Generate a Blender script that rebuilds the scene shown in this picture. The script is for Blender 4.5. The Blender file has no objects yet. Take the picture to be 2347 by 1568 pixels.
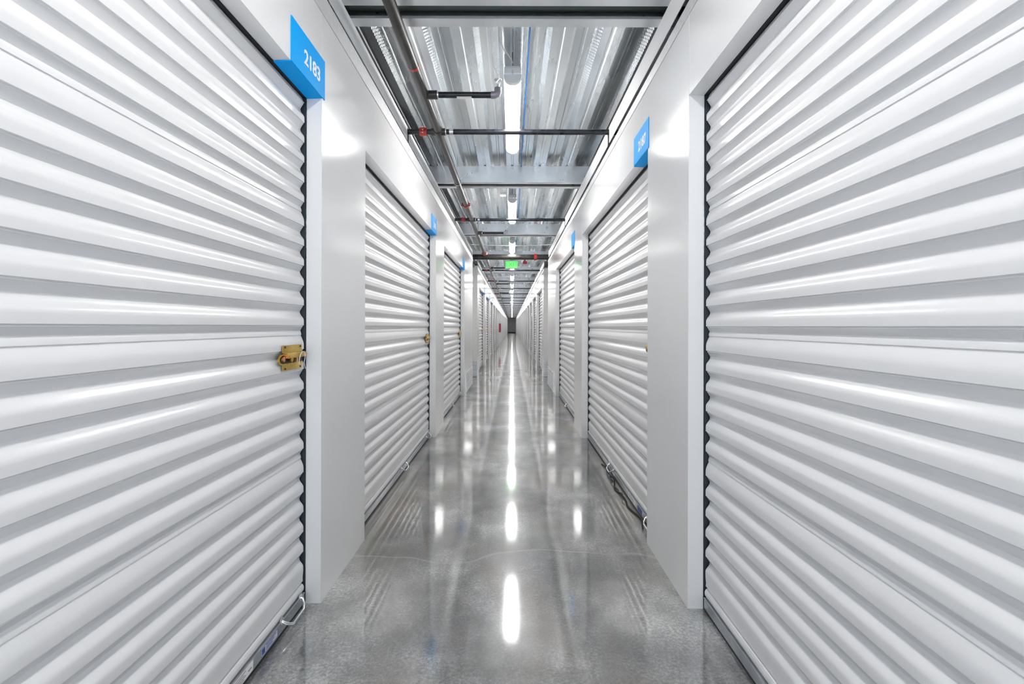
import bpy, bmesh, math, random
from mathutils import Vector, Matrix

PI = math.pi
C = bpy.context.scene.collection
rng = random.Random(7)

# ------------------------------------------------------------------ camera, world, exposure
F_PX = 1100.0
H0 = 1.168                                   # camera height
cam_d = bpy.data.cameras.new('camera')
cam = bpy.data.objects.new('camera', cam_d)
C.objects.link(cam)
cam_d.sensor_width = 36.0
cam_d.lens = 36.0 * F_PX / 2347.0
cam_d.clip_start = 0.02
cam_d.clip_end = 300
cam_d.shift_x = 0.0
cam_d.shift_y = -0.0151
cam.location = (0, 0, H0)
cam.rotation_euler = (Matrix.Rotation(math.radians(90), 4, 'X') @ Matrix.Rotation(math.radians(0.15), 4, 'Z')).to_euler()
bpy.context.scene.camera = cam

world = bpy.data.worlds.new('world')
bpy.context.scene.world = world
world.use_nodes = True
bg = world.node_tree.nodes['Background']
bg.inputs[0].default_value = (0.80, 0.90, 1.0, 1)     # daylight that comes in through the open end behind the camera
bg.inputs[1].default_value = 1.2

LAMP = 14.0
vs = bpy.context.scene.view_settings
vs.view_transform = 'Standard'
vs.look = 'None'
vs.exposure = 1.80
vs.gamma = 1.0
vs.use_curve_mapping = False
cy = bpy.context.scene.cycles
cy.max_bounces = 10
cy.diffuse_bounces = 8
cy.glossy_bounces = 5
cy.transmission_bounces = 2
cy.caustics_reflective = False
cy.caustics_refractive = False
cy.sample_clamp_indirect = 6.0

# ------------------------------------------------------------------ measures
XL, XR = -0.803, 0.731           # corridor faces of the two walls
PITCH = 3.035
PILL = 0.60
YL0, YR0 = 2.022, 1.99           # near edge of the first pillar on either side
HW = (PITCH - PILL) / 2          # half an opening
HEAD = 2.13                      # underside of the headers
JAMB = 0.064
AIS0, AIS1 = 9.75, 11.125        # cross aisle
YEND, YBACK = 88.6, -2.2
NLAST = 27
BEAM_Z = 2.778
DECK_Z = 2.958
BRANCHES = [3.70 + 3.04 * k for k in range(-1, 28) if k != 2]     # sprinkler branch lines

# ------------------------------------------------------------------ materials
def mat(name, col, rough=0.5, metal=0.0, emit=None, strength=0.0, coat=0.0):
    m = bpy.data.materials.new(name)
    m.use_nodes = True
    b = m.node_tree.nodes['Principled BSDF']
    b.inputs['Base Color'].default_value = (*col, 1)
    b.inputs['Roughness'].default_value = rough
    b.inputs['Metallic'].default_value = metal
    if coat:
        b.inputs['Coat Weight'].default_value = coat
        b.inputs['Coat Roughness'].default_value = 0.08
    if emit:
        b.inputs['Emission Color'].default_value = (*emit, 1)
        b.inputs['Emission Strength'].default_value = strength
    return m

def nodes(m):
    nt = m.node_tree
    return nt, nt.nodes, nt.links, nt.nodes['Principled BSDF']

def vary(m, scale, cols, rough=None, bump=0.0, stretch=(1, 1, 1), detail=6):
    """noise driven colour, roughness and bump in object space"""
    nt, N, L, b = nodes(m)
    tc = N.new('ShaderNodeTexCoord')
    mp = N.new('ShaderNodeMapping')
    mp.inputs['Scale'].default_value = stretch
    n = N.new('ShaderNodeTexNoise')
    n.inputs['Scale'].default_value = scale
    n.inputs['Detail'].default_value = detail
    L.new(tc.outputs['Object'], mp.inputs[0]); L.new(mp.outputs[0], n.inputs['Vector'])
    r = N.new('ShaderNodeValToRGB')
    r.color_ramp.elements[0].position = 0.35
    r.color_ramp.elements[1].position = 0.65
    r.color_ramp.elements[0].color = (*cols[0], 1)
    r.color_ramp.elements[1].color = (*cols[1], 1)
    L.new(n.outputs['Fac'], r.inputs[0]); L.new(r.outputs[0], b.inputs['Base Color'])
    if rough:
        q = N.new('ShaderNodeMapRange')
        q.inputs['From Min'].default_value = 0.3; q.inputs['From Max'].default_value = 0.7
        q.inputs['To Min'].default_value = rough[0]; q.inputs['To Max'].default_value = rough[1]
        L.new(n.outputs['Fac'], q.inputs['Value']); L.new(q.outputs[0], b.inputs['Roughness'])
    if bump:
        bp = N.new('ShaderNodeBump')
        bp.inputs['Strength'].default_value = bump
        bp.inputs['Distance'].default_value = 0.01
        L.new(n.outputs['Fac'], bp.inputs['Height']); L.new(bp.outputs[0], b.inputs['Normal'])
    return m

M = {}
M['wall'] = vary(mat('white_wall_panel', (.80, .80, .805), .16), 1.3, [(.79, .79, .795), (.81, .81, .815)], (.15, .18))
M['door'] = mat('white_door_paint', (.765, .765, .775), .23)
M['galv'] = vary(mat('galvanized_steel', (.72, .74, .76), .3, .6), 9, [(.68, .71, .74), (.76, .78, .80)], (.27, .33), .0, (1, .25, 1))
M['track'] = vary(mat('dull_galvanized_track', (.72, .72, .73), .42, .25), 30, [(.66, .66, .67), (.74, .74, .75)], (.4, .5))
M['rail'] = mat('pale_galvanized_rail', (.88, .885, .89), .4, .0)
M['core'] = mat('dark_green_primer_steel', (.018, .03, .024), .35)
M['bar'] = vary(mat('grey_bottom_bar_aluminium', (.5, .53, .57), .35, .9), 20, [(.42, .45, .49), (.52, .55, .58)], (.3, .4))
M['rubber_and_gap'] = mat('black_rubber_and_gap_shade', (.008, .009, .011), .6)  # also colours the shade in the gap above the curtain
M['guide'] = mat('dark_guide_channel', (.012, .02, .03), .45)
M['pipe'] = vary(mat('dark_steel_pipe', (.07, .065, .06), .35, .2), 10, [(.020, .019, .018), (.050, .046, .042)], (.3, .42), .0)
M['bpipe'] = vary(mat('black_steel_pipe', (.012, .013, .018), .3, .2), 20, [(.008, .009, .014), (.02, .022, .03)], (.22, .38))
M['red'] = mat('red_coupling_paint', (.42, .03, .02), .35)
M['silver'] = mat('silver_fitting', (.75, .76, .78), .25, 1.0)
M['brass'] = vary(mat('yellow_zinc_latch', (.62, .40, .08), .28, .9), 25, [(.52, .33, .05), (.66, .44, .09)], (.25, .32))
M['cup'] = mat('dark_bronze_cup', (.06, .03, .01), .4, .5)
M['copper'] = mat('copper_slide_bolt', (.75, .38, .18), .3, .9)
M['elbow'] = mat('grey_cast_fitting', (.30, .29, .33), .4, .4)
M['white'] = mat('white_plastic', (.8, .8, .8), .4)
M['blue'] = mat('blue_sign_plastic', (.0, .40, .98), .5)
M['blue'].node_tree.nodes['Principled BSDF'].inputs['Specular IOR Level'].default_value = .1
M['ink'] = mat('white_sign_lettering', (.9, .9, .9), .5)
M['lens'] = mat('lit_lamp_lens', (.9, .9, .9), .4, 0, (1.0, .985, .96), LAMP)
M['lamp'] = mat('white_lamp_housing', (.85, .87, .90), .4)
M['exitgreen'] = mat('lit_green_exit_letters', (.05, .8, .15), .4, 0, (.02, .50, .05), .45)
M['exitface'] = mat('backlit_exit_face', (.6, .95, .6), .4, 0, (.14, .60, .16), .28)
M['redbox'] = mat('red_signal_housing', (.55, .03, .04), .4)
M['cabinet'] = mat('red_extinguisher_cabinet', (.36, .02, .05), .35)
M['glass'] = mat('dark_cabinet_glass', (.12, .03, .05), .1)
M['farwall'] = vary(mat('dark_grey_end_wall', (.5, .5, .51), .5), 2, [(.46, .47, .48), (.54, .55, .56)], (.4, .6))
M['backwall'] = mat('unit_back_wall_steel', (.35, .38, .40), .5)
M['bluecable'] = mat('blue_data_cable', (.02, .22, .62), .4)
M['sticker'] = mat('pale_grey_sticker', (.60, .62, .68), .4)
M['stickblue'] = mat('dark_blue_sticker_print', (.02, .05, .32), .4)
M['stickgrey'] = mat('grey_sticker_print', (.18, .18, .2), .5)
M['rope'] = mat('black_pull_cord', (.015, .015, .015), .8)
M['green'] = mat('green_wire', (.02, .25, .12), .5)
M['orange'] = mat('orange_brown_connector', (.30, .13, .05), .5)

# steel deck: spangled zinc with dimples embossed on the webs
def deck_material():
    m = mat('embossed_galvanized_deck', (.7, .72, .75), .28, .75)
    nt, N, L, b = nodes(m)
    tc = N.new('ShaderNodeTexCoord')
    sp = N.new('ShaderNodeSeparateXYZ'); L.new(tc.outputs['Object'], sp.inputs[0])
    no = N.new('ShaderNodeSeparateXYZ'); L.new(tc.outputs['Normal'], no.inputs[0])
    mp = N.new('ShaderNodeMapping'); mp.inputs['Scale'].default_value = (3.3, .35, 3.3)
    L.new(tc.outputs['Object'], mp.inputs[0])
    n = N.new('ShaderNodeTexNoise'); n.inputs['Scale'].default_value = 2.4; n.inputs['Detail'].default_value = 5
    L.new(mp.outputs[0], n.inputs['Vector'])
    r = N.new('ShaderNodeValToRGB')
    e = r.color_ramp.elements
    e[0].position = .3; e[0].color = (.66, .72, .77, 1)
    e[1].position = .7; e[1].color = (.78, .80, .81, 1)
    L.new(n.outputs['Fac'], r.inputs[0]); L.new(r.outputs[0], b.inputs['Base Color'])
    q = N.new('ShaderNodeMapRange')
    q.inputs['From Min'].default_value = .3; q.inputs['From Max'].default_value = .7
    q.inputs['To Min'].default_value = .24; q.inputs['To Max'].default_value = .32
    L.new(n.outputs['Fac'], q.inputs['Value']); L.new(q.outputs[0], b.inputs['Roughness'])
    def mul(sock, k):
        a = N.new('ShaderNodeMath'); a.operation = 'MULTIPLY'; L.new(sock, a.inputs[0]); a.inputs[1].default_value = k
        s = N.new('ShaderNodeMath'); s.operation = 'SINE'; L.new(a.outputs[0], s.inputs[0]); return s.outputs[0]
    sy, sz = mul(sp.outputs['Y'], 2 * PI / .032), mul(sp.outputs['Z'], 2 * PI / .026)
    p = N.new('ShaderNodeMath'); p.operation = 'MULTIPLY'; L.new(sy, p.inputs[0]); L.new(sz, p.inputs[1])
    ab = N.new('ShaderNodeMath'); ab.operation = 'ABSOLUTE'; L.new(no.outputs['X'], ab.inputs[0])
    gt = N.new('ShaderNodeMath'); gt.operation = 'GREATER_THAN'; L.new(ab.outputs[0], gt.inputs[0]); gt.inputs[1].default_value = .8
    hh = N.new('ShaderNodeMath'); hh.operation = 'MULTIPLY'; L.new(p.outputs[0], hh.inputs[0]); L.new(gt.outputs[0], hh.inputs[1])
    bp = N.new('ShaderNodeBump'); bp.inputs['Distance'].default_value = .004; bp.inputs['Strength'].default_value = .6
    L.new(hh.outputs[0], bp.inputs['Height']); L.new(bp.outputs[0], b.inputs['Normal'])
    return m
M['deck'] = deck_material()

# polished concrete with clouds, grain, brownish stains and pale hairline cracks
def floor_material():
    m = mat('polished_concrete', (.2, .2, .2), .12)
    nt, N, L, b = nodes(m)
    tc = N.new('ShaderNodeTexCoord')
    def noise(scale, detail, st=(1, 1, 1), rough=.55, dist=0.0):
        mp = N.new('ShaderNodeMapping'); mp.inputs['Scale'].default_value = st
        L.new(tc.outputs['Object'], mp.inputs[0])
        n = N.new('ShaderNodeTexNoise'); n.inputs['Scale'].default_value = scale
        n.inputs['Detail'].default_value = detail; n.inputs['Roughness'].default_value = rough
        n.inputs['Distortion'].default_value = dist
        L.new(mp.outputs[0], n.inputs['Vector']); return n.outputs['Fac']
    def ramp(s, stops):
        r = N.new('ShaderNodeValToRGB'); L.new(s, r.inputs[0])
        el = r.color_ramp.elements
        while len(el) < len(stops): el.new(.5)
        for k, (p, c) in enumerate(stops): el[k].position = p; el[k].color = (*c, 1)
        return r.outputs[0]
    def mix(f, a, c, mode='MIX'):
        x = N.new('ShaderNodeMix'); x.data_type = 'RGBA'; x.blend_type = mode
        if hasattr(f, 'links'): L.new(f, x.inputs[0])
        else: x.inputs[0].default_value = f
        L.new(a, x.inputs[6])
        if hasattr(c, 'links'): L.new(c, x.inputs[7])
        else: x.inputs[7].default_value = (*c, 1)
        return x.outputs[2]
    cloud = noise(2.1, 8, (1, .8, 1), .62)
    base = ramp(cloud, [(.36, (.04, .04, .04)), (.45, (.10, .10, .10)), (.54, (.20, .20, .197)), (.64, (.37, .37, .365))])
    grain = ramp(noise(85, 9, (1, 1, 1), .85), [(.38, (.15, .15, .15)), (.5, (1, 1, 1)), (.60, (2.4, 2.4, 2.3))])
    col = mix(.7, base, grain, 'MULTIPLY')
    stain = ramp(noise(1.1, 3, (1.3, .7, 1)), [(.50, (0, 0, 0)), (.60, (.6, .6, .6))])
    col = mix(stain, col, (.19, .145, .115))
    moss = ramp(noise(1.7, 4, (1, .6, 1)), [(.52, (0, 0, 0)), (.62, (.45, .45, .45))])
    col = mix(moss, col, (.17, .17, .12))
    vo = N.new('ShaderNodeTexVoronoi'); vo.voronoi_dimensions = '2D'; vo.feature = 'DISTANCE_TO_EDGE'; vo.inputs['Scale'].default_value = .34
    mpp = N.new('ShaderNodeMapping'); mpp.inputs['Location'].default_value = (3.7, 2.31, 0); mpp.inputs['Scale'].default_value = (.6, 1, 1)
    wn = N.new('ShaderNodeTexNoise'); wn.inputs['Scale'].default_value = .7; wn.inputs['Detail'].default_value = 3
    L.new(tc.outputs['Object'], wn.inputs['Vector'])
    va = N.new('ShaderNodeVectorMath'); va.operation = 'ADD'
    L.new(tc.outputs['Object'], va.inputs[0]); L.new(wn.outputs['Color'], va.inputs[1])
    L.new(va.outputs[0], mpp.inputs[0]); L.new(mpp.outputs[0], vo.inputs['Vector'])
    crack = ramp(vo.outputs['Distance'], [(0.0, (.6, .6, .6)), (.0018, (0, 0, 0))])
    col = mix(crack, col, (.42, .40, .37))
    L.new(col, b.inputs['Base Color'])
    q = N.new('ShaderNodeMapRange')
    q.inputs['From Min'].default_value = .3; q.inputs['From Max'].default_value = .7
    q.inputs['To Min'].default_value = .285; q.inputs['To Max'].default_value = .38
    L.new(noise(6, 6), q.inputs['Value']); L.new(q.outputs[0], b.inputs['Roughness'])
    bp = N.new('ShaderNodeBump'); bp.inputs['Distance'].default_value = .0012; bp.inputs['Strength'].default_value = .25
    L.new(noise(30, 9, (1, 1, 1), .75), bp.inputs['Height']); L.new(bp.outputs[0], b.inputs['Normal'])
    b.inputs['IOR'].default_value = 1.5
    b.inputs['Coat Weight'].default_value = 1.0
    b.inputs['Coat IOR'].default_value = 2.9
    b.inputs['Specular IOR Level'].default_value = .9
    b.inputs['Coat Roughness'].default_value = .075
    return m
M['floor'] = floor_material()

# ------------------------------------------------------------------ mesh helpers
class MB:
    def __init__(s): s.v, s.f = [], []
    def add(s, vv, ff):
        n = len(s.v); s.v += [tuple(p) for p in vv]; s.f += [tuple(i + n for i in q) for q in ff]; return s
    def box(s, x0, x1, y0, y1, z0, z1):
        vv = [(x0, y0, z0), (x1, y0, z0), (x1, y1, z0), (x0, y1, z0), (x0, y0, z1), (x1, y0, z1), (x1, y1, z1), (x0, y1, z1)]
        return s.add(vv, [(3, 2, 1, 0), (4, 5, 6, 7), (0, 1, 5, 4), (1, 2, 6, 5), (2, 3, 7, 6), (3, 0, 4, 7)])
    def prism(s, pts, a0, a1, axis='y'):
        """closed outline extruded along an axis; the outline is (x,z) for y, (y,z) for x, (x,y) for z"""
        n = len(pts)
        def P(p, a):
            return (p[0], a, p[1]) if axis == 'y' else (a, p[0], p[1]) if axis == 'x' else (p[0], p[1], a)
        vv = [P(p, a0) for p in pts] + [P(p, a1) for p in pts]
        ff = [(i, (i + 1) % n, n + (i + 1) % n, n + i) for i in range(n)] + [tuple(range(n))[::-1], tuple(range(n, 2 * n))]
        return s.add(vv, ff)
    def tube(s, path, r, seg=12, caps=True):
        path = [Vector(p) for p in path]
        rs = r if isinstance(r, (list, tuple)) else [r] * len(path)
        up = None; rings = []
        for i, p in enumerate(path):
            t = (path[min(i + 1, len(path) - 1)] - path[max(i - 1, 0)]).normalized()
            if up is None:
                up = Vector((0, 0, 1)) if abs(t.z) < .9 else Vector((1, 0, 0))
            a = t.cross(up).normalized(); up = a.cross(t).normalized()
            rings.append([p + (a * math.cos(2 * PI * k / seg) + up * math.sin(2 * PI * k / seg)) * rs[i] for k in range(seg)])
        vv = [q for g in rings for q in g]
        ff = []
        for i in range(len(rings) - 1):
            for k in range(seg):
                k2 = (k + 1) % seg
                ff.append((i * seg + k, i * seg + k2, (i + 1) * seg + k2, (i + 1) * seg + k))
        if caps:
            ff.append(tuple(range(seg))[::-1]); ff.append(tuple((len(rings) - 1) * seg + k for k in range(seg)))
        return s.add(vv, ff)
    def build(s, name, material, parent=None, smooth=None, loc=None, bevel=0.0):
        me = bpy.data.meshes.new(name)
        me.from_pydata(s.v, [], s.f)
        bm = bmesh.new(); bm.from_mesh(me)
        bmesh.ops.recalc_face_normals(bm, faces=bm.faces)
        bm.to_mesh(me); bm.free()
        if smooth is not None:
            me.shade_smooth(); me.set_sharp_from_angle(angle=math.radians(smooth))
        me.materials.append(material)
        o = bpy.data.objects.new(name, me); C.objects.link(o)
        if parent is not None: o.parent = parent
        if loc: o.location = loc
        if bevel:
            b = o.modifiers.new('bevel', 'BEVEL'); b.width = bevel; b.segments = 2; b.limit_method = 'ANGLE'
        return o

def tag(o, label=None, cat=None, group=None, kind=None):
    if label: o['label'] = label
    if cat: o['category'] = cat
    if group: o['group'] = group
    if kind: o['kind'] = kind
    return o

def empty(name, loc, rz=0.0):
    o = bpy.data.objects.new(name, None); C.objects.link(o)
    o.location = loc; o.rotation_euler = (0, 0, rz); o.empty_display_size = .1
    return o

kids = {}
def copy_tree(o, parent=None):
    c = o.copy(); C.objects.link(c)
    c.parent = parent
    for ch in list(o.children): copy_tree(ch, c)
    return c

def struct(mb, name, material, **k):
    return tag(mb.build(name, material, **k), kind='structure')

def text(name, body, size, material, parent, loc, rot, offset=0.0, extrude=.0008):
    cu = bpy.data.curves.new(name, 'FONT')
    cu.body = body; cu.size = size; cu.align_x = 'CENTER'; cu.align_y = 'CENTER'
    cu.offset = offset; cu.extrude = extrude
    cu.materials.append(material)
    t = bpy.data.objects.new(name, cu); C.objects.link(t)
    bpy.context.view_layer.update()
    me = bpy.data.meshes.new_from_object(t.evaluated_get(bpy.context.evaluated_depsgraph_get()))
    bpy.data.objects.remove(t)
    o = bpy.data.objects.new(name, me); C.objects.link(o)
    o.parent = parent; o.location = loc; o.rotation_euler = rot
    return o

# ------------------------------------------------------------------ the shell
WOUT = 7.4
struct(MB().box(-WOUT, WOUT, YBACK, YEND, -.1, 0), 'floor', M['floor'])

def is_aisle(y): return AIS0 - 1.7 < y < AIS1

def corridor_wall(side):
    X = XL if side < 0 else XR
    y0 = YL0 if side < 0 else YR0
    top = 2.485 if side < 0 else 2.462
    mb = MB()
    def bx(ya, yb, za, zb, off=0.0):
        a, b_ = sorted((X + side * off, X + side * JAMB))
        mb.box(a, b_, ya, yb, za, zb)
    pill = []
    n = -1
    while True:
        a = y0 + PITCH * n; b_ = a + PILL
        if a > YEND - .3: break
        if n == 2: b_ = AIS0                  # the long blank panel before the cross aisle
        if n == -1: a = YBACK
        if n == 3: a = AIS1
        bx(a, min(b_, YEND), 0, top)
        pill.append((a, b_)); n += 1
    for (a, b_), (c, d) in zip(pill, pill[1:]):
        if a < AIS0 - .5 and c > AIS0: continue
        bx(b_ + .0015, c - .0015, HEAD, top, .0008)
        bx(b_ - .004, c + .004, HEAD + .02, top, .03)
    if pill[-1][1] < YEND: bx(pill[-1][1], YEND, 0, top)
    return struct(mb, 'wall_left' if side < 0 else 'wall_right', M['wall'])
corridor_wall(-1); corridor_wall(1)

# top track of the walls and the galvanized rail that carries the beams
def tops(side):
    X = XL if side < 0 else XR
    z0, z1 = (2.485, 2.572) if side < 0 else (2.462, 2.517)
    for (a, b_) in ((YBACK, AIS0), (AIS1, YEND)):
        t = MB()
        xs = sorted((X - side * .003, X + side * JAMB))
        t.box(xs[0], xs[1], a, b_, z0 + .001, z1)
        struct(t, 'trim_1' if side < 0 else 'trim_2', M['track'])
        r = MB()
        xi, xo = (-.804, -.862) if side < 0 else (.739, .797)
        zb = 2.591 if side < 0 else 2.573
        g = .003 if xo < xi else -.003
        cuts = [y for y in BRANCHES if a < y < b_]
        edges = [a] + [v for y in cuts for v in (y - .030, y + .030)] + [b_]
        for ya, yb in zip(edges[::2], edges[1::2]):          # face plate, notched where the pipes pass
            r.prism([(xi, zb), (xi, 2.692), (xi - g, 2.692), (xi - g, zb)], ya, yb)
        r.prism([(xi, 2.692), (xi, 2.695), (xo + g, 2.695), (xo + g, 2.777), (xo, 2.777), (xo, 2.692)], a, b_)
        struct(r, 'trim_3' if side < 0 else 'trim_4', M['rail'])
tops(-1); tops(1)

# walls of the cross aisle, its kick plates, outer walls, ends
def ribbed(y_or_x, lo, hi, axis, out):
    """corrugated kick plate 0.37 m tall; out = direction in which it stands proud"""
    pr = []
    n = 10; h = .37
    for i in range(n):
        z = h * i / n
        pr += [(y_or_x + out * .003, z + .004), (y_or_x + out * .010, z + .014), (y_or_x + out * .010, z + .024), (y_or_x + out * .003, z + .033)]
    pr += [(y_or_x, h), (y_or_x, .002)]
    return MB().prism(pr, lo, hi, axis)
for side in (-1, 1):
    X = XL if side < 0 else XR
    w = MB()
    a, b_ = sorted((X + side * JAMB, side * WOUT))
    w.box(a, b_, AIS0 - .06, AIS0, 0, 2.53)
    w.box(a, b_, AIS1, AIS1 + .06, 0, 2.53)
    struct(w, 'wall_aisle', M['wall'])
    struct(ribbed(X, 8.38, AIS0, 'y', -side), 'baseboard_left' if side < 0 else 'baseboard_right', M['galv'])
    a, b_ = sorted((X + side * .002, side * (WOUT - .05)))
    k = ribbed(AIS1, a, b_, 'x', -1); struct(k, 'baseboard_aisle', M['galv'])
    k = ribbed(AIS0, a, b_, 'x', 1); struct(k, 'baseboard_aisle', M['galv'])
    o = MB(); a, b_ = sorted((side * WOUT, side * (WOUT + .1)))
    o.box(a, b_, YBACK, YEND, 0, 3.2)
    struct(o, 'wall_outer', M['backwall'])
struct(MB().box(-WOUT, WOUT, YEND, YEND + .1, 0, 3.2), 'wall_far', M['farwall'])
struct(MB().box(XL + .07, XR - .07, YEND - .02, YEND, 0, .14), 'baseboard_far', M['rubber_and_gap'])
struct(MB().box(-WOUT, XL - .05, YBACK - .1, YBACK, 0, 3.2).box(XR + .05, WOUT, YBACK - .1, YBACK, 0, 3.2).box(XL - .05, XR + .05, YBACK - .1, YBACK, 2.45, 3.2), 'wall_back', M['wall'])

# ribbed steel deck
def deck():
    P, B, Wb, D = .305, .130, .028, .076
    T = P - B - 2 * Wb
    pts = []
    x = -24.5 * P
    while x < 24.5 * P:
        z = DECK_Z
        pts += [(x, z), (x + B * .40, z), (x + B * .45, z + .006), (x + B * .55, z + .006), (x + B * .60, z), (x + B, z)]
        u = x + B + Wb
        pts += [(u, z + D), (u + T * .38, z + D), (u + T * .44, z + D - .007), (u + T * .56, z + D - .007), (u + T * .62, z + D), (u + T, z + D)]
        x += P
    mb = MB()
    n = len(pts)
    mb.v = [(p[0] + .087, YBACK - .05, p[1]) for p in pts] + [(p[0] + .087, YEND + .05, p[1]) for p in pts]
    mb.f = [(i, i + 1, n + i + 1, n + i) for i in range(n - 1)]
    # concrete slab poured on the deck
    o = struct(mb, 'ceiling', M['deck'])
    struct(MB().box(-7.6, 7.6, YBACK - .1, YEND + .1, 3.045, 3.2), 'ceiling', M['backwall'])
deck()

# double channel beams across the corridor
bmb = MB()
for s, yc in ((-1, .12), (1, -.12)):
    w, g, h = .07, .003, DECK_Z - BEAM_Z
    y_out = -s * yc                        # web on the outer side, lips facing each other
    pr = []
    a = s * .12; b_ = s * .05
    ch = [(a, 0), (b_, 0), (b_, .014), (b_ + s * g, .014), (b_ + s * g, g), (a - s * g, g), (a - s * g, h - g), (b_ + s * g, h - g), (b_ + s * g, h - .014), (b_, h - .014), (b_, h), (a, h)]
    bmb.prism(ch, -2.9, 2.9, 'x')
beam0 = struct(bmb, 'ceiling_beam', M['galv'])
beam0.location = (0, 2.46 - 3.03, BEAM_Z)
core0 = struct(MB().box(-2.9, 2.9, -.046, .046, .030, DECK_Z - BEAM_Z), 'ceiling_beam', M['core'])
core0.location = beam0.location
for i in range(1, 30):
    for o_ in (beam0, core0):
        c = o_.copy(); C.objects.link(c); c.location = (0, 2.46 + 3.015 * (i - 1), BEAM_Z)
beam_ys = [2.46 + 3.015 * (i - 1) for i in range(30)]

# ------------------------------------------------------------------ roll-up doors
# local frame: x to the right of someone facing the door, y into the unit, z up; the wall face is y = 0
D0, DD = .069, .0175
def row_profile(zt, zb, seam):
    """outline of one rib from its upper edge down: (depth fraction, z)"""
    g = .0832
    P = []
    if not seam:
        for t, d in ((0, 0), (.022, .26), (.045, .30), (.065, .27), (.10, .42), (.305, 1.0), (.325, .99), (.39, .93), (.45, .81), (.51, .63), (.56, .44), (.61, .26), (.66, .12), (.71, .03), (.77, 0), (.88, 0)):
            P.append((d, zt - t * (zt - zb)))
    else:
        for dz, d in ((0, 0), (.0018, .26), (.004, .30), (.0055, .27), (.008, .42), (.022, .86), (.026, .76), (.032, .66), (.0402, .60), (.0405, .74), (.0425, .74), (.048, .60), (.056, .40), (.064, .20), (.072, .06), (.080, 0), (.090, 0)):
            P.append((d, zt - dz))
    return P
def curtain_profile():
    P = [(5.2, 2.215), (3.6, 2.190), (2.4, 2.165), (1.4, 2.142), (.75, 2.128), (.55, 2.122), (.30, 2.110)]
    z = 2.1025; k = 0
    while z > .15:
        seam = k % 6 == 5
        zb = z - (.0995 if seam else .0832)
        P += row_profile(z, zb, seam); z = zb; k += 1
    P += [(0, z), (.15, .112), (.08, .100), (.75, .0965), (.75, .092), (.12, .087), (-.12, .079), (-.16, .071), (-.08, .062), (.2, .057), (.5, .052)]
    return P
def make_door():
    root = empty('roll_up_door', (0, 0, 0))
    pr = curtain_profile()
    x1 = HW - .011
    mb = MB()
    n = len(pr)
    th = .0012
    for off in (0, th):
        mb.v += [(-x1, D0 + d * DD + off, z) for d, z in pr] + [(x1, D0 + d * DD + off, z) for d, z in pr]
    mb.f = [(i, i + 1, n + i + 1, n + i) for i in range(n - 1)]
    mb.f += [(2 * n + i, 3 * n + i, 3 * n + i + 1, 2 * n + i + 1) for i in range(n - 1)]
    for base in (0, n):
        mb.f += [(base + i, 2 * n + base + i, 2 * n + base + i + 1, base + i + 1) for i in range(n - 1)]
    mb.f += [(0, n, 3 * n, 2 * n), (n - 1, 3 * n - 1, 4 * n - 1, 2 * n - 1)]
    mb.build('curtain', M['door'], root, smooth=30)
    # bottom bar: bulge over a flat face
    pb = [(.062, .0135), (.062, .050), (.0605, .053), (.0625, .056), (.078, .056), (.078, .0135)]
    MB().prism(pb, -x1 + .004, x1 - .004, 'x').build('bottom_bar', M['bar'], root, smooth=50)
    MB().box(-x1 + .004, x1 - .004, .064, .084, .001, .0135).build('rubber_seal', M['rubber_and_gap'], root)
    for s in (-1, 1):
        a, b_ = sorted((s * (HW - .05), s * (HW - .001)))
        g = MB().box(a, b_, .0875, .14, 0, 2.128)
        a, b_ = sorted((s * (HW - .0045), s * (HW - .001)))
        g.box(a, b_, .0655, .0875, 0, 2.128)
        g.build('guide_channel', M['guide'], root)
    MB().box(-HW + .002, HW - .002, .0655, .078, 2.1265, 2.150).box(-HW + .002, HW - .002, .0655, .15, 2.150, 2.155).build('header_gap_shade', M['rubber_and_gap'], root)  # added black strips that stand in for the shade of the gap behind the header
    return root
def pull_handle(parent, x, w, z=.045):
    """round bar handle that sticks out under the bottom bar"""
    p = [(x - w / 2, .064, z + .012), (x - w / 2, .052, z + .006), (x - w / 2 + .014, .040, z - .008), (x - w / 2 + .035, .033, z - .018),
         (x + w / 2 - .035, .033, z - .018), (x + w / 2 - .014, .040, z - .008), (x + w / 2, .052, z + .006), (x + w / 2, .064, z + .012)]
    h = MB().tube(p, .0055, 10)
    for s in (-1, 1):
        h.tube([(x + s * w / 2, .0625, z + .012), (x + s * w / 2, .0585, z + .012)], .013, 14)
    return h.build('pull_handle', M['silver'], parent, smooth=50)
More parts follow.
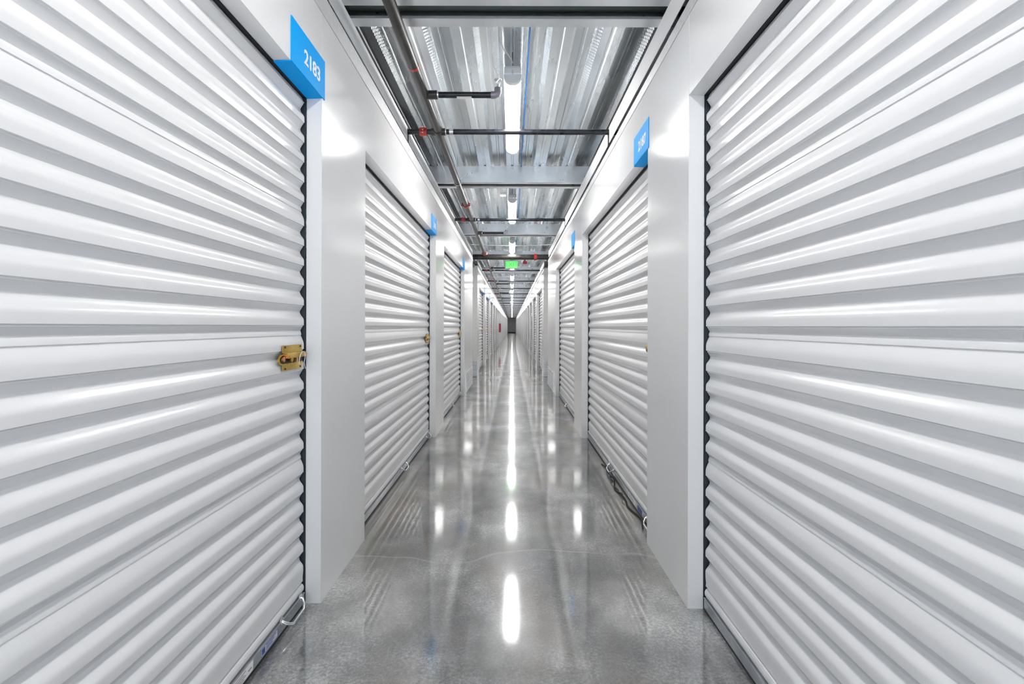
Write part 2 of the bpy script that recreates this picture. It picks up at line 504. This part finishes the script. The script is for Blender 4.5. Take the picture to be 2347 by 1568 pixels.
def make_latch(parent):
    """cylinder latch with slide bolt; x runs towards the jamb"""
    r0 = HW - .245
    zc = 1.046
    yb = .0655
    L_ = MB()
    L_.box(r0 + .035, r0 + .200, yb - .003, yb, zc + .018, zc + .047)         # upper plate
    L_.box(r0 + .035, r0 + .200, yb - .003, yb, zc - .050, zc - .026)         # lower plate
    # folded cover over the slide bolt
    L_.prism([(yb - .003, zc + .018), (yb - .0175, zc + .018), (yb - .0215, zc + .012), (yb - .0215, zc - .002), (yb - .0185, zc - .002), (yb - .0185, zc + .010), (yb - .016, zc + .015), (yb - .003, zc + .015)], r0 + .04, r0 + .198, 'x')
    # rim around the cup, open towards the jamb
    arc = [(r0 + .03 + .030 * math.cos(PI / 2 + PI * k / 12), zc - .006 + .021 * math.sin(PI / 2 + PI * k / 12)) for k in range(13)]
    inn = [(r0 + .03 + .025 * math.cos(PI / 2 + PI * k / 12), zc - .006 + .016 * math.sin(PI / 2 + PI * k / 12)) for k in range(13)]
    ring = [(r0 + .06, zc + .015)] + arc + [(r0 + .200, zc - .027), (r0 + .200, zc - .022)] + inn[::-1] + [(r0 + .06, zc + .010)]
    L_.prism(ring, yb - .007, yb, 'y')
    la = L_.build('latch', M['brass'], parent, smooth=40)
    MB().box(r0 + .02, r0 + .205, yb - .001, yb + .0005, zc - .024, zc + .012).build('cup', M['cup'], la)
    for px, pz in ((.055, .040), (.185, .040), (.055, -.042), (.185, -.042)):
        MB().tube([(r0 + px, yb - .0025, zc + pz), (r0 + px, yb - .0050, zc + pz)], .004, 8).build('rivet', M['cup'], la)
    MB().tube([(r0 + .042, yb - .0115, zc + .006), (r0 + .212, yb - .0115, zc + .006)], .0078, 12).build('slide_bolt', M['copper'], la, smooth=40)
    MB().box(r0 + .128, r0 + .142, yb - .014, yb - .003, zc - .022, zc - .001).build('bolt_tab', M['copper'], la)
    c = []
    for k in range(19):
        a = -.5 + k / 18 * 4.4
        c.append((r0 + .150 + .026 * math.cos(a), yb - .024 - .006 * math.sin(k / 18 * PI), zc - .010 + .030 * math.sin(a)))
    c.insert(0, (r0 + .190, yb - .022, zc - .052))
    MB().tube(c, .0015, 6).build('zip_tie', M['white'], la, smooth=60)
    MB().tube([(r0 + .095, yb - .005, zc - .008), (r0 + .095, yb - .012, zc - .008)], .012, 6).build('bolt_head', M['brass'], la, smooth=40)
    MB().tube([(r0 + .030, yb - .005, zc - .004), (r0 + .030, yb - .011, zc - .004)], .010, 12).build('bolt_head', M['copper'], la, smooth=40)
    return la

proto = make_door()
latch = make_latch(proto)
pull_handle(proto, 0.0, .16)
pull_handle(proto, HW - .135, .16)

ORD = ['first', 'second', 'third', 'fourth', 'fifth', 'sixth']
doors = {}
first = True
for side in (-1, 1):
    y0 = YL0 if side < 0 else YR0
    X = XL if side < 0 else XR
    wname = 'left' if side < 0 else 'right'
    for n in range(-1, NLAST + 1):
        if n == 2: continue
        yc = y0 + PITCH * n + PILL + HW
        if yc + HW > YEND: break
        if first: d = proto; first = False
        else:
            d = copy_tree(proto)
        d.location = (X, yc, 0); d.rotation_euler = (0, 0, PI / 2 if side < 0 else -PI / 2)
        grp = 'white roll-up storage doors along the corridor'
        if n == -1:
            lab = 'big white ribbed roll-up door under the blue 2183 sign, brass latch and silver handle' if side < 0 else \
                  'big white ribbed roll-up door filling the right side, no sign or latch in view'
        elif n == 0:
            lab = 'white roll-up door behind the first wall panel on the 2183 side, handle mid-bottom' if side < 0 else \
                  'white roll-up door under the 2187 sign, black cord along its bottom'
        elif n == 1:
            lab = 'narrow-looking white roll-up door just before the ribbed metal kick plate, ' + ('latch side' if side < 0 else 'opposite the latched doors')
            lab = 'white roll-up door just before the kick plate, left wall' if side < 0 else 'white roll-up door just before the kick plate, right wall'
        elif n - 3 < 6:
            lab = f'{ORD[n-3]} white roll-up door past the exit sign along the {wname} wall'
        else:
            lab = f'white roll-up door in the far stretch of the {wname} wall'
            grp = f'far white roll-up doors on the {wname} wall'
        tag(d, lab, 'door', grp, 'thing')
        doors[(side, n)] = d

# details that only the near doors show
d = doors[(-1, -1)]
# stickers on the bottom bar
s1 = MB().box(HW - .365, HW - .245, .0608, .0618, .018, .050).build('sticker', M['sticker'], d)
s1['label'] = 'pale sticker with a dark blue border and blue print'
p = MB()
for (a, b_, c, e) in ((-.363, -.247, .0475, .0490), (-.363, -.247, .0190, .0205), (-.3645, -.3625, .019, .049), (-.2475, -.2455, .019, .049)):
    p.box(HW + a, HW + b_, .0603, .0607, c, e)
p.box(HW - .358, HW - .338, .0603, .0607, .024, .044)
for k in range(3): p.box(HW - .330, HW - .260 - .012 * k, .0603, .0607, .0415 - .0075 * k, .0440 - .0075 * k)
p.build('print', M['stickblue'], s1)
s2 = MB().box(HW - .56, HW - .415, .0608, .0618, .017, .051).build('sticker', M['ink'], d)
s2['label'] = 'white sticker with grey print'
p = MB()
for k in range(4): p.box(HW - .55, HW - .46 - .01 * (k % 2), .0603, .0607, .044 - .007 * k, .046 - .007 * k)
p.box(HW - .445, HW - .425, .0603, .0607, .03, .034)
p.build('print', M['stickgrey'], s2)
d = doors[(1, 0)]
s3 = MB().box(HW - .43, HW - .33, .0608, .0618, .018, .050).build('sticker', M['stickblue'], d); s3['label'] = 'dark blue sticker'
s4 = MB().box(HW - .67, HW - .48, .0608, .0618, .017, .051).build('sticker', M['ink'], d); s4['label'] = 'white sticker'
p = MB()
for k in range(4): p.box(HW - .66, HW - .52, .0603, .0607, .043 - .007 * k, .045 - .007 * k)
p.build('print', M['stickgrey'], s4)
cp = []
for k in range(41):
    t = k / 40
    cp.append((-.25 + t * 1.3, .030 + .010 * math.sin(t * 9) + .012 * math.sin(t * 23), .006 + .012 * max(0, math.sin(t * PI * 2.2)) ** 2))
MB().tube(cp, .0045, 6).build('pull_cord', M['rope'], d, smooth=60)
cp = [(.10 + k * .02, .024 + .006 * math.sin(k), .012 + .010 * math.sin(k * .35)) for k in range(30)]
MB().tube(cp, .0035, 6).build('pull_cord', M['rope'], d, smooth=60)

# ------------------------------------------------------------------ blue unit number signs
def make_sign():
    x0, x1 = HW - .287, HW + .023
    z0, z1 = HEAD + .013, HEAD + .163
    mb = MB()
    mb.prism([(-.0035, z0 - .014), (-.0035, z1), (-.0005, z1), (-.0005, z0 - .011), (.062, z0 - .016), (.062, z0 - .019), (.0, z0 - .0165)], x0, HW - .002, 'x')
    mb.box(HW - .002, x1, -.0035, -.0005, z0 - .014, z1)
    o = mb.build('unit_number_sign', M['blue'])
    return o
sign0 = make_sign()
used = False
for side in (-1, 1):
    for n in range(-1, 13):
        if n == 2 or (side > 0 and n == -1) or (side > 0 and n > 2) or n > 5: continue
        if used: s = sign0.copy(); C.objects.link(s)
        else: s = sign0; used = True
        dd = doors[(side, n)]
        s.location = dd.location; s.rotation_euler = dd.rotation_euler
        s.visible_shadow = True
        txt = {(-1, -1): '2183', (1, 0): '2187', (-1, 0): '2185'}.get((side, n))
        wname = 'left' if side < 0 else 'right'
        if txt and n != 0 or side > 0 and n == 0:
            lab = f'blue sign with white number {txt}, folded under the header of the nearest signed door' if side < 0 else 'blue sign with white number 2187, half hidden by the wall panel beside it'
        elif n in (0, 1):
            lab = {(-1, 0): 'small blue sign above the door between the 2183 sign and the kick plate', (-1, 1): 'tiny pale blue sign above the door just before the left kick plate',
                   (1, 1): 'sliver of blue sign above the door just before the right kick plate'}[(side, n)]
        elif n - 3 < 3:
            lab = f'tiny blue sign on the {ORD[n-3]} door past the exit sign, {wname} wall'
        else:
            continue
        tag(s, lab, 'sign', 'blue unit number signs', 'thing')
        if txt:
            text('number', txt, .078, M['ink'], s, (HW - .105, -.0040, HEAD + .072), (PI / 2, 0, 0), .0016)

# ------------------------------------------------------------------ strip lights
LZ = 2.788
def half_round(w, d, n=14):
    return [(-w / 2 * math.cos(PI * k / n), -d * math.sin(PI * k / n) ** .8) for k in range(n + 1)]
def make_lamp():
    root = empty('strip_light', (0, 0, 0))
    # lens: half round with rounded ends (rings shrink at both ends)
    Lh = .61; w, dpt = .112, .052
    prof = half_round(w, dpt)
    rings = []
    for (y, s) in [(-Lh, .42), (-Lh + .006, .72), (-Lh + .018, .90), (-Lh + .035, 1.0), (Lh - .035, 1.0), (Lh - .018, .90), (Lh - .006, .72), (Lh, .42)]:
        rings.append([(px, y, pz * s) for px, pz in prof])
    mb = MB(); n = len(prof)
    mb.v = [q for g in rings for q in g]
    for i in range(len(rings) - 1):
        mb.f += [(i * n + k, i * n + k + 1, (i + 1) * n + k + 1, (i + 1) * n + k) for k in range(n - 1)]
    mb.f += [tuple(range(n)), tuple((len(rings) - 1) * n + k for k in range(n))]
    for o_ in (0,):
        mb.f += [(i * n, (i + 1) * n, (i + 1) * n + n - 1, i * n + n - 1) for i in range(len(rings) - 1)]
    mb.build('lens', M['lens'], root, smooth=50)
    MB().box(-.055, .055, -.655, .655, .002, .045).box(-.048, .048, -.64, .64, .045, .06).build('housing', M['lamp'], root, bevel=.004)
    for s in (-1, 1):
        e = [(px * 1.03, pz * 1.06) for px, pz in prof]
        MB().prism(e, s * .612, s * .648, 'y').build('end_cap', M['lamp'], root, smooth=50)
        MB().tube([(0, s * .60, .055), (0, s * .60, DECK_Z - LZ + .001)], .0022, 6).build('hanger_wire', M['bpipe'], root)
        MB().tube([(0, s * .652, .0), (0, s * .652, .022)], .007, 8).build('clip', M['track'], root)
    return root
lamp0 = make_lamp()
lamp_ys = [3.73 + 2.98 * k for k in range(-2, 28)]
lused = False
for k, y in zip(range(-2, 28), lamp_ys):
    if y > YEND - 3: break
    if lused: l = copy_tree(lamp0)
    else: l = lamp0; lused = True
    l.location = (0, y, LZ)
    if k < 0: lab = 'white strip light hanging over the corridor, behind the first visible one'; g = 'strip lights over the near end'
    elif k == 0: lab = 'nearest lit strip light, hung on a wire beside a curled cable'; g = 'strip lights over the corridor'
    elif k == 1: lab = 'second lit strip light along the ceiling, beyond the first black cross pipe'; g = 'strip lights over the corridor'
    elif k == 2: lab = 'third lit strip light, just before the thick cross pipe'; g = 'strip lights over the corridor'
    elif k == 3: lab = 'strip light hidden behind the green exit sign'; g = 'strip lights over the corridor'
    elif k < 7: lab = f'{ORD[k-4]} strip light seen below the exit sign'; g = 'strip lights over the corridor'
    else: lab = 'tiny distant strip light over the far corridor'; g = 'distant strip lights'
    tag(l, lab, 'light', g)
    if k == 0: lamp_near = l
for side in (-1, 1):
    l = copy_tree(lamp0); l.location = (side * 2.9, (AIS0 + AIS1) / 2, LZ); l.rotation_euler = (0, 0, PI / 2)
    tag(l, 'lit strip light over the ' + ('left' if side < 0 else 'right') + ' arm of the cross aisle', 'light', 'cross aisle strip lights')

# feed cable of the nearest light
def curve_pts(P, n=10):
    out = []
    P = [Vector(p) for p in P]
    for i in range(len(P) - 1):
        p0, p1, p2, p3 = P[max(i - 1, 0)], P[i], P[i + 1], P[min(i + 2, len(P) - 1)]
        for k in range(n):
            t = k / n
            out.append(.5 * ((2 * p1) + (p2 - p0) * t + (2 * p0 - 5 * p1 + 4 * p2 - p3) * t * t + (-p0 + 3 * p1 - 3 * p2 + p3) * t ** 3))
    out.append(P[-1]); return out
def cable(name, P, r, m, label, cat, parent=None, g=None):
    o = MB().tube(curve_pts(P), r, 8).build(name, m, parent, smooth=60)
    if parent is None: tag(o, label, cat, g)
    return o
fc = cable('feed_cable', [(-.085, 2.62, 2.95), (-.085, 2.75, 2.935), (-.080, 2.90, 2.92), (-.062, 2.98, 2.90), (-.035, 3.02, 2.885), (-.012, 3.055, 2.87), (0, 3.072, 2.856)], .0045, M['track'], '', '', None)
tag(fc, 'thin grey feed cable curling down to the nearest strip light', 'cable')
MB().box(-.098, -.088, 2.70, 2.79, 2.925, 2.955).build('connector', M['orange'], fc)
MB().tube([(-.105, 2.76, 2.93), (-.118, 2.79, 2.915)], .004, 8).build('green_wire', M['green'], fc)
cable('blue_cable', [(.100, YBACK, 2.951), (.100, 1.0, 2.951), (.103, 3.0, 2.951), (.098, 5.0, 2.951), (.10, 8.0, 2.951), (.10, 11.0, 2.951), (.10, 20, 2.951)], .0065, M['bluecable'],
      'blue data cable running along the steel deck beside the strip lights', 'cable')
cable('armored_cable', [(-.80, .5, 2.93), (-.79, 1.5, 2.93), (-.78, 2.3, 2.945), (-.76, 2.9, 2.90), (-.745, 3.3, 2.84), (-.77, 3.6, 2.90), (-.78, 4.4, 2.945), (-.77, 5.2, 2.93), (-.75, 5.9, 2.90), (-.76, 6.6, 2.93), (-.75, 7.6, 2.93), (-.68, 8.6, 2.88), (-.70, 9.5, 2.88)],
      .0085, M['silver'], 'silver armored cable sagging along the deck above the left wall', 'cable')
tag(MB().box(-.165, -.085, 6.40, 6.50, 2.925, 2.957).build('junction_box', M['white'], bevel=.004), 'small white junction box on the deck beside the second strip light', 'junction box')
tag(cable('conduit', [(-.80, 9.15, 2.73), (-.4, 9.2, 2.725), (0, 9.22, 2.72), (.4, 9.2, 2.725), (.80, 9.15, 2.74)], .009, M['silver'], '', ''), 'thin pale conduit crossing above the thick pipe', 'conduit')

# ------------------------------------------------------------------ sprinkler pipework
PZ, PX = 2.668, -.571
sp = empty('sprinkler_pipework', (PX, 0, PZ))
tag(sp, 'dark steel sprinkler pipework along the ceiling with black cross pipes and red couplings', 'pipework')
def spb(mb, name, m, smooth=40):
    mb.v = [(x - PX, y, z - PZ) for x, y, z in mb.v]
    return mb.build(name, m, sp, smooth=smooth)
CMY = 10.12
spb(MB().tube([(PX, YBACK, PZ), (PX, 2.765, PZ)], .030, 20), 'main_pipe', M['pipe'])
spb(MB().tube([(PX, 2.765, PZ), (PX, YEND, PZ)], .0295, 20), 'main_pipe', M['pipe'])
spb(MB().tube([(PX, 2.75, PZ), (PX, 2.775, PZ)], .0312, 20), 'red_band', M['red'])
def coupling(x, y, axis='y', r=.030, z=PZ):
    mb = MB()
    w = .028
    for a, rr in ((-w, r * 1.22), (-w * .5, r * 1.48), (w * .5, r * 1.48), (w, r * 1.22)): pass
    pth = [(-w, r * 1.15), (-w + .001, r * 1.38), (-w * .35, r * 1.42), (w * .35, r * 1.42), (w - .001, r * 1.38), (w, r * 1.15)]
    P = [((x, y + a, z) if axis == 'y' else (x + a, y, z)) for a, _ in pth]
    mb.tube(P, [q for _, q in pth], 16)
    for s in (-1, 1):
        for s2 in (-1, 1):
            if axis == 'y': mb.box(x + s * r * 1.35 - .014, x + s * r * 1.35 + .014, y - .016, y + .016, z + s2 * .004, z + s2 * .017)
            else: mb.box(x - .016, x + .016, y + s * r * 1.35 - .012, y + s * r * 1.35 + .012, z + s2 * .004, z + s2 * .016)
    c = spb(mb, 'coupling', M['red'])
    for s in (-1, 1):
        bo = MB()
        if axis == 'y': bo.tube([(x + s * r * 1.62 - PX, y, -.024), (x + s * r * 1.62 - PX, y, .024)], .005, 8)
        else: bo.tube([(x - PX, y + s * r * 1.62, -.022), (x - PX, y + s * r * 1.62, .022)], .005, 8)
        bo.build('bolt', M['silver'], c)
    return c
coupling(PX, 5.92)
coupling(PX, 9.85)
branch_ys = BRANCHES
for y in branch_ys:
    if y > YEND - 1: continue
    spb(MB().tube([(-2.2, y, PZ), (1.9, y, PZ)], .0205, 14), 'branch_pipe', M['bpipe'])
    t = MB().tube([(PX - .055, y, PZ), (PX + .055, y, PZ)], .0275, 14)
    t.tube([(PX, y - .045, PZ), (PX, y + .045, PZ)], .0345, 16)
    spb(t, 'tee_fitting', M['pipe'])
    if y < 24:
        spb(MB().tube([(PX + .055, y, PZ), (PX + .062, y, PZ)], .029, 14).tube([(PX + .085, y, PZ), (PX + .115, y, PZ)], .0235, 14), 'collar', M['silver'])
        coupling(-.686, y, 'x', .0225)
spb(MB().tube([(-WOUT + .1, CMY, PZ - .035), (WOUT - .1, CMY, PZ - .035)], .057, 24), 'cross_main_pipe', M['pipe'])
for X in (.49, -2.4, 2.8):
    mb = MB(); r = .057
    pth = [(-.03, r * 1.05), (-.029, r * 1.2), (.029, r * 1.2), (.03, r * 1.05)]
    mb.tube([(X + a, CMY, PZ - .035) for a, _ in pth], [q for _, q in pth], 20)
    spb(mb, 'coupling', M['red'])
# arms with an upright head
for y in (3.11, 7.70, 12.30, 16.9, 21.4, 26.0, 30.6):
    ax = -.105
    mb = MB().tube([(PX + .03, y, PZ), (ax - .02, y, PZ)], .0195, 14)
    arm = spb(mb, 'sprinkler_arm', M['bpipe'])
    loc = lambda P: [(x - PX, yy, z - PZ) for x, yy, z in P]
    MB().tube(loc([(PX + .015, y, PZ), (PX + .085, y, PZ)]), .028, 14).build('outlet_fitting', M['pipe'], arm, smooth=40)
    MB().tube(loc([(PX + .085, y, PZ), (PX + .093, y, PZ)]), .029, 14).build('collar', M['silver'], arm, smooth=40)
    MB().tube(loc([(ax - .035, y, PZ), (ax - .010, y, PZ), (ax + .004, y, PZ + .008), (ax + .010, y, PZ + .024), (ax + .010, y, PZ + .045)]), .0235, 14).build('elbow', M['elbow'], arm, smooth=50)
    if y == 3.11: MB().box(-.360 - PX, -.265 - PX, y - .021, y + .006, -.024, -.0195).build('paper_tag', M['ink'], arm)
    hd = MB().tube(loc([(ax + .010, y, PZ + .045), (ax + .010, y, PZ + .068)]), .011, 10)
    for s in (-1, 1): hd.tube(loc([(ax + .010 + s * .009, y, PZ + .066), (ax + .010 + s * .013, y, PZ + .082), (ax + .010, y, PZ + .098)]), .0028, 6)
    hd.tube(loc([(ax + .010, y, PZ + .097), (ax + .010, y, PZ + .100)]), .024, 16)
    hd.build('sprinkler_head', M['silver'], arm, smooth=40)
# ring hangers and the sway brace wires
for y in (5.0, 8.05, 14.2, 20.2, 26.2):
    mb = MB()
    ring = [(PX + .034 * math.cos(2 * PI * k / 20), y, PZ + .034 * math.sin(2 * PI * k / 20)) for k in range(21)]
    mb.tube(ring, .003, 6, False); mb.tube([(PX, y, PZ + .034), (PX, y, DECK_Z + .002)], .0045, 8)
    spb(mb, 'pipe_hanger', M['silver'])
spb(MB().tube([(PX + .03, 5.0, PZ + .03), (-.30, 5.05, DECK_Z)], .0022, 6), 'brace_wire', M['silver'])
spb(MB().tube([(PX + .03, 5.0, PZ + .03), (PX - .02, 4.4, DECK_Z)], .0018, 6), 'brace_wire', M['silver'])

# ------------------------------------------------------------------ exit sign and fire signal
EX, EY, EZ = -.012, 11.30, 2.640
ex = empty('exit_sign', (EX, EY, EZ))
tag(ex, 'lit green exit sign hanging over the middle of the corridor', 'exit sign')
MB().box(-.160, .160, -.020, .020, -.100, .100).build('housing', M['white'], ex, bevel=.004)
MB().box(-.138, .138, -.0235, -.0205, -.085, .085).build('face', M['exitface'], ex)
text('letters', 'EXIT', .150, M['exitgreen'], ex, (0, -.0250, 0), (PI / 2, 0, 0), .003)
MB().box(-.05, .05, -.018, .018, .100, BEAM_Z - EZ + .001).build('canopy', M['white'], ex)
ex.location.y = 11.42
st = empty('fire_signal', (.30, 11.42, 2.665))
tag(st, 'red and white fire alarm signal hanging right of the exit sign', 'alarm')
MB().box(-.085, .085, -.02, .02, -.060, .012).build('white_base', M['white'], st, bevel=.003)
MB().box(-.045, .050, -.055, -.02, -.012, .055).build('strobe', M['redbox'], st, bevel=.004)
MB().box(-.02, .02, -.015, .015, .012, BEAM_Z - 2.665 + .001).build('mount', M['redbox'], st)

# ------------------------------------------------------------------ extinguisher cabinet far down on the left
ca = MB().box(0, .115, 0, .50, 0, .55).build('extinguisher_cabinet', M['cabinet'], None, loc=(XL, 29.40, .81), bevel=.008)
tag(ca, 'dark red fire extinguisher cabinet projecting from the far left wall', 'cabinet')
cd = MB().box(.115, .121, .03, .47, .04, .51).build('door', M['cabinet'], ca)
MB().box(.121, .123, .08, .42, .12, .44).build('window', M['glass'], cd)
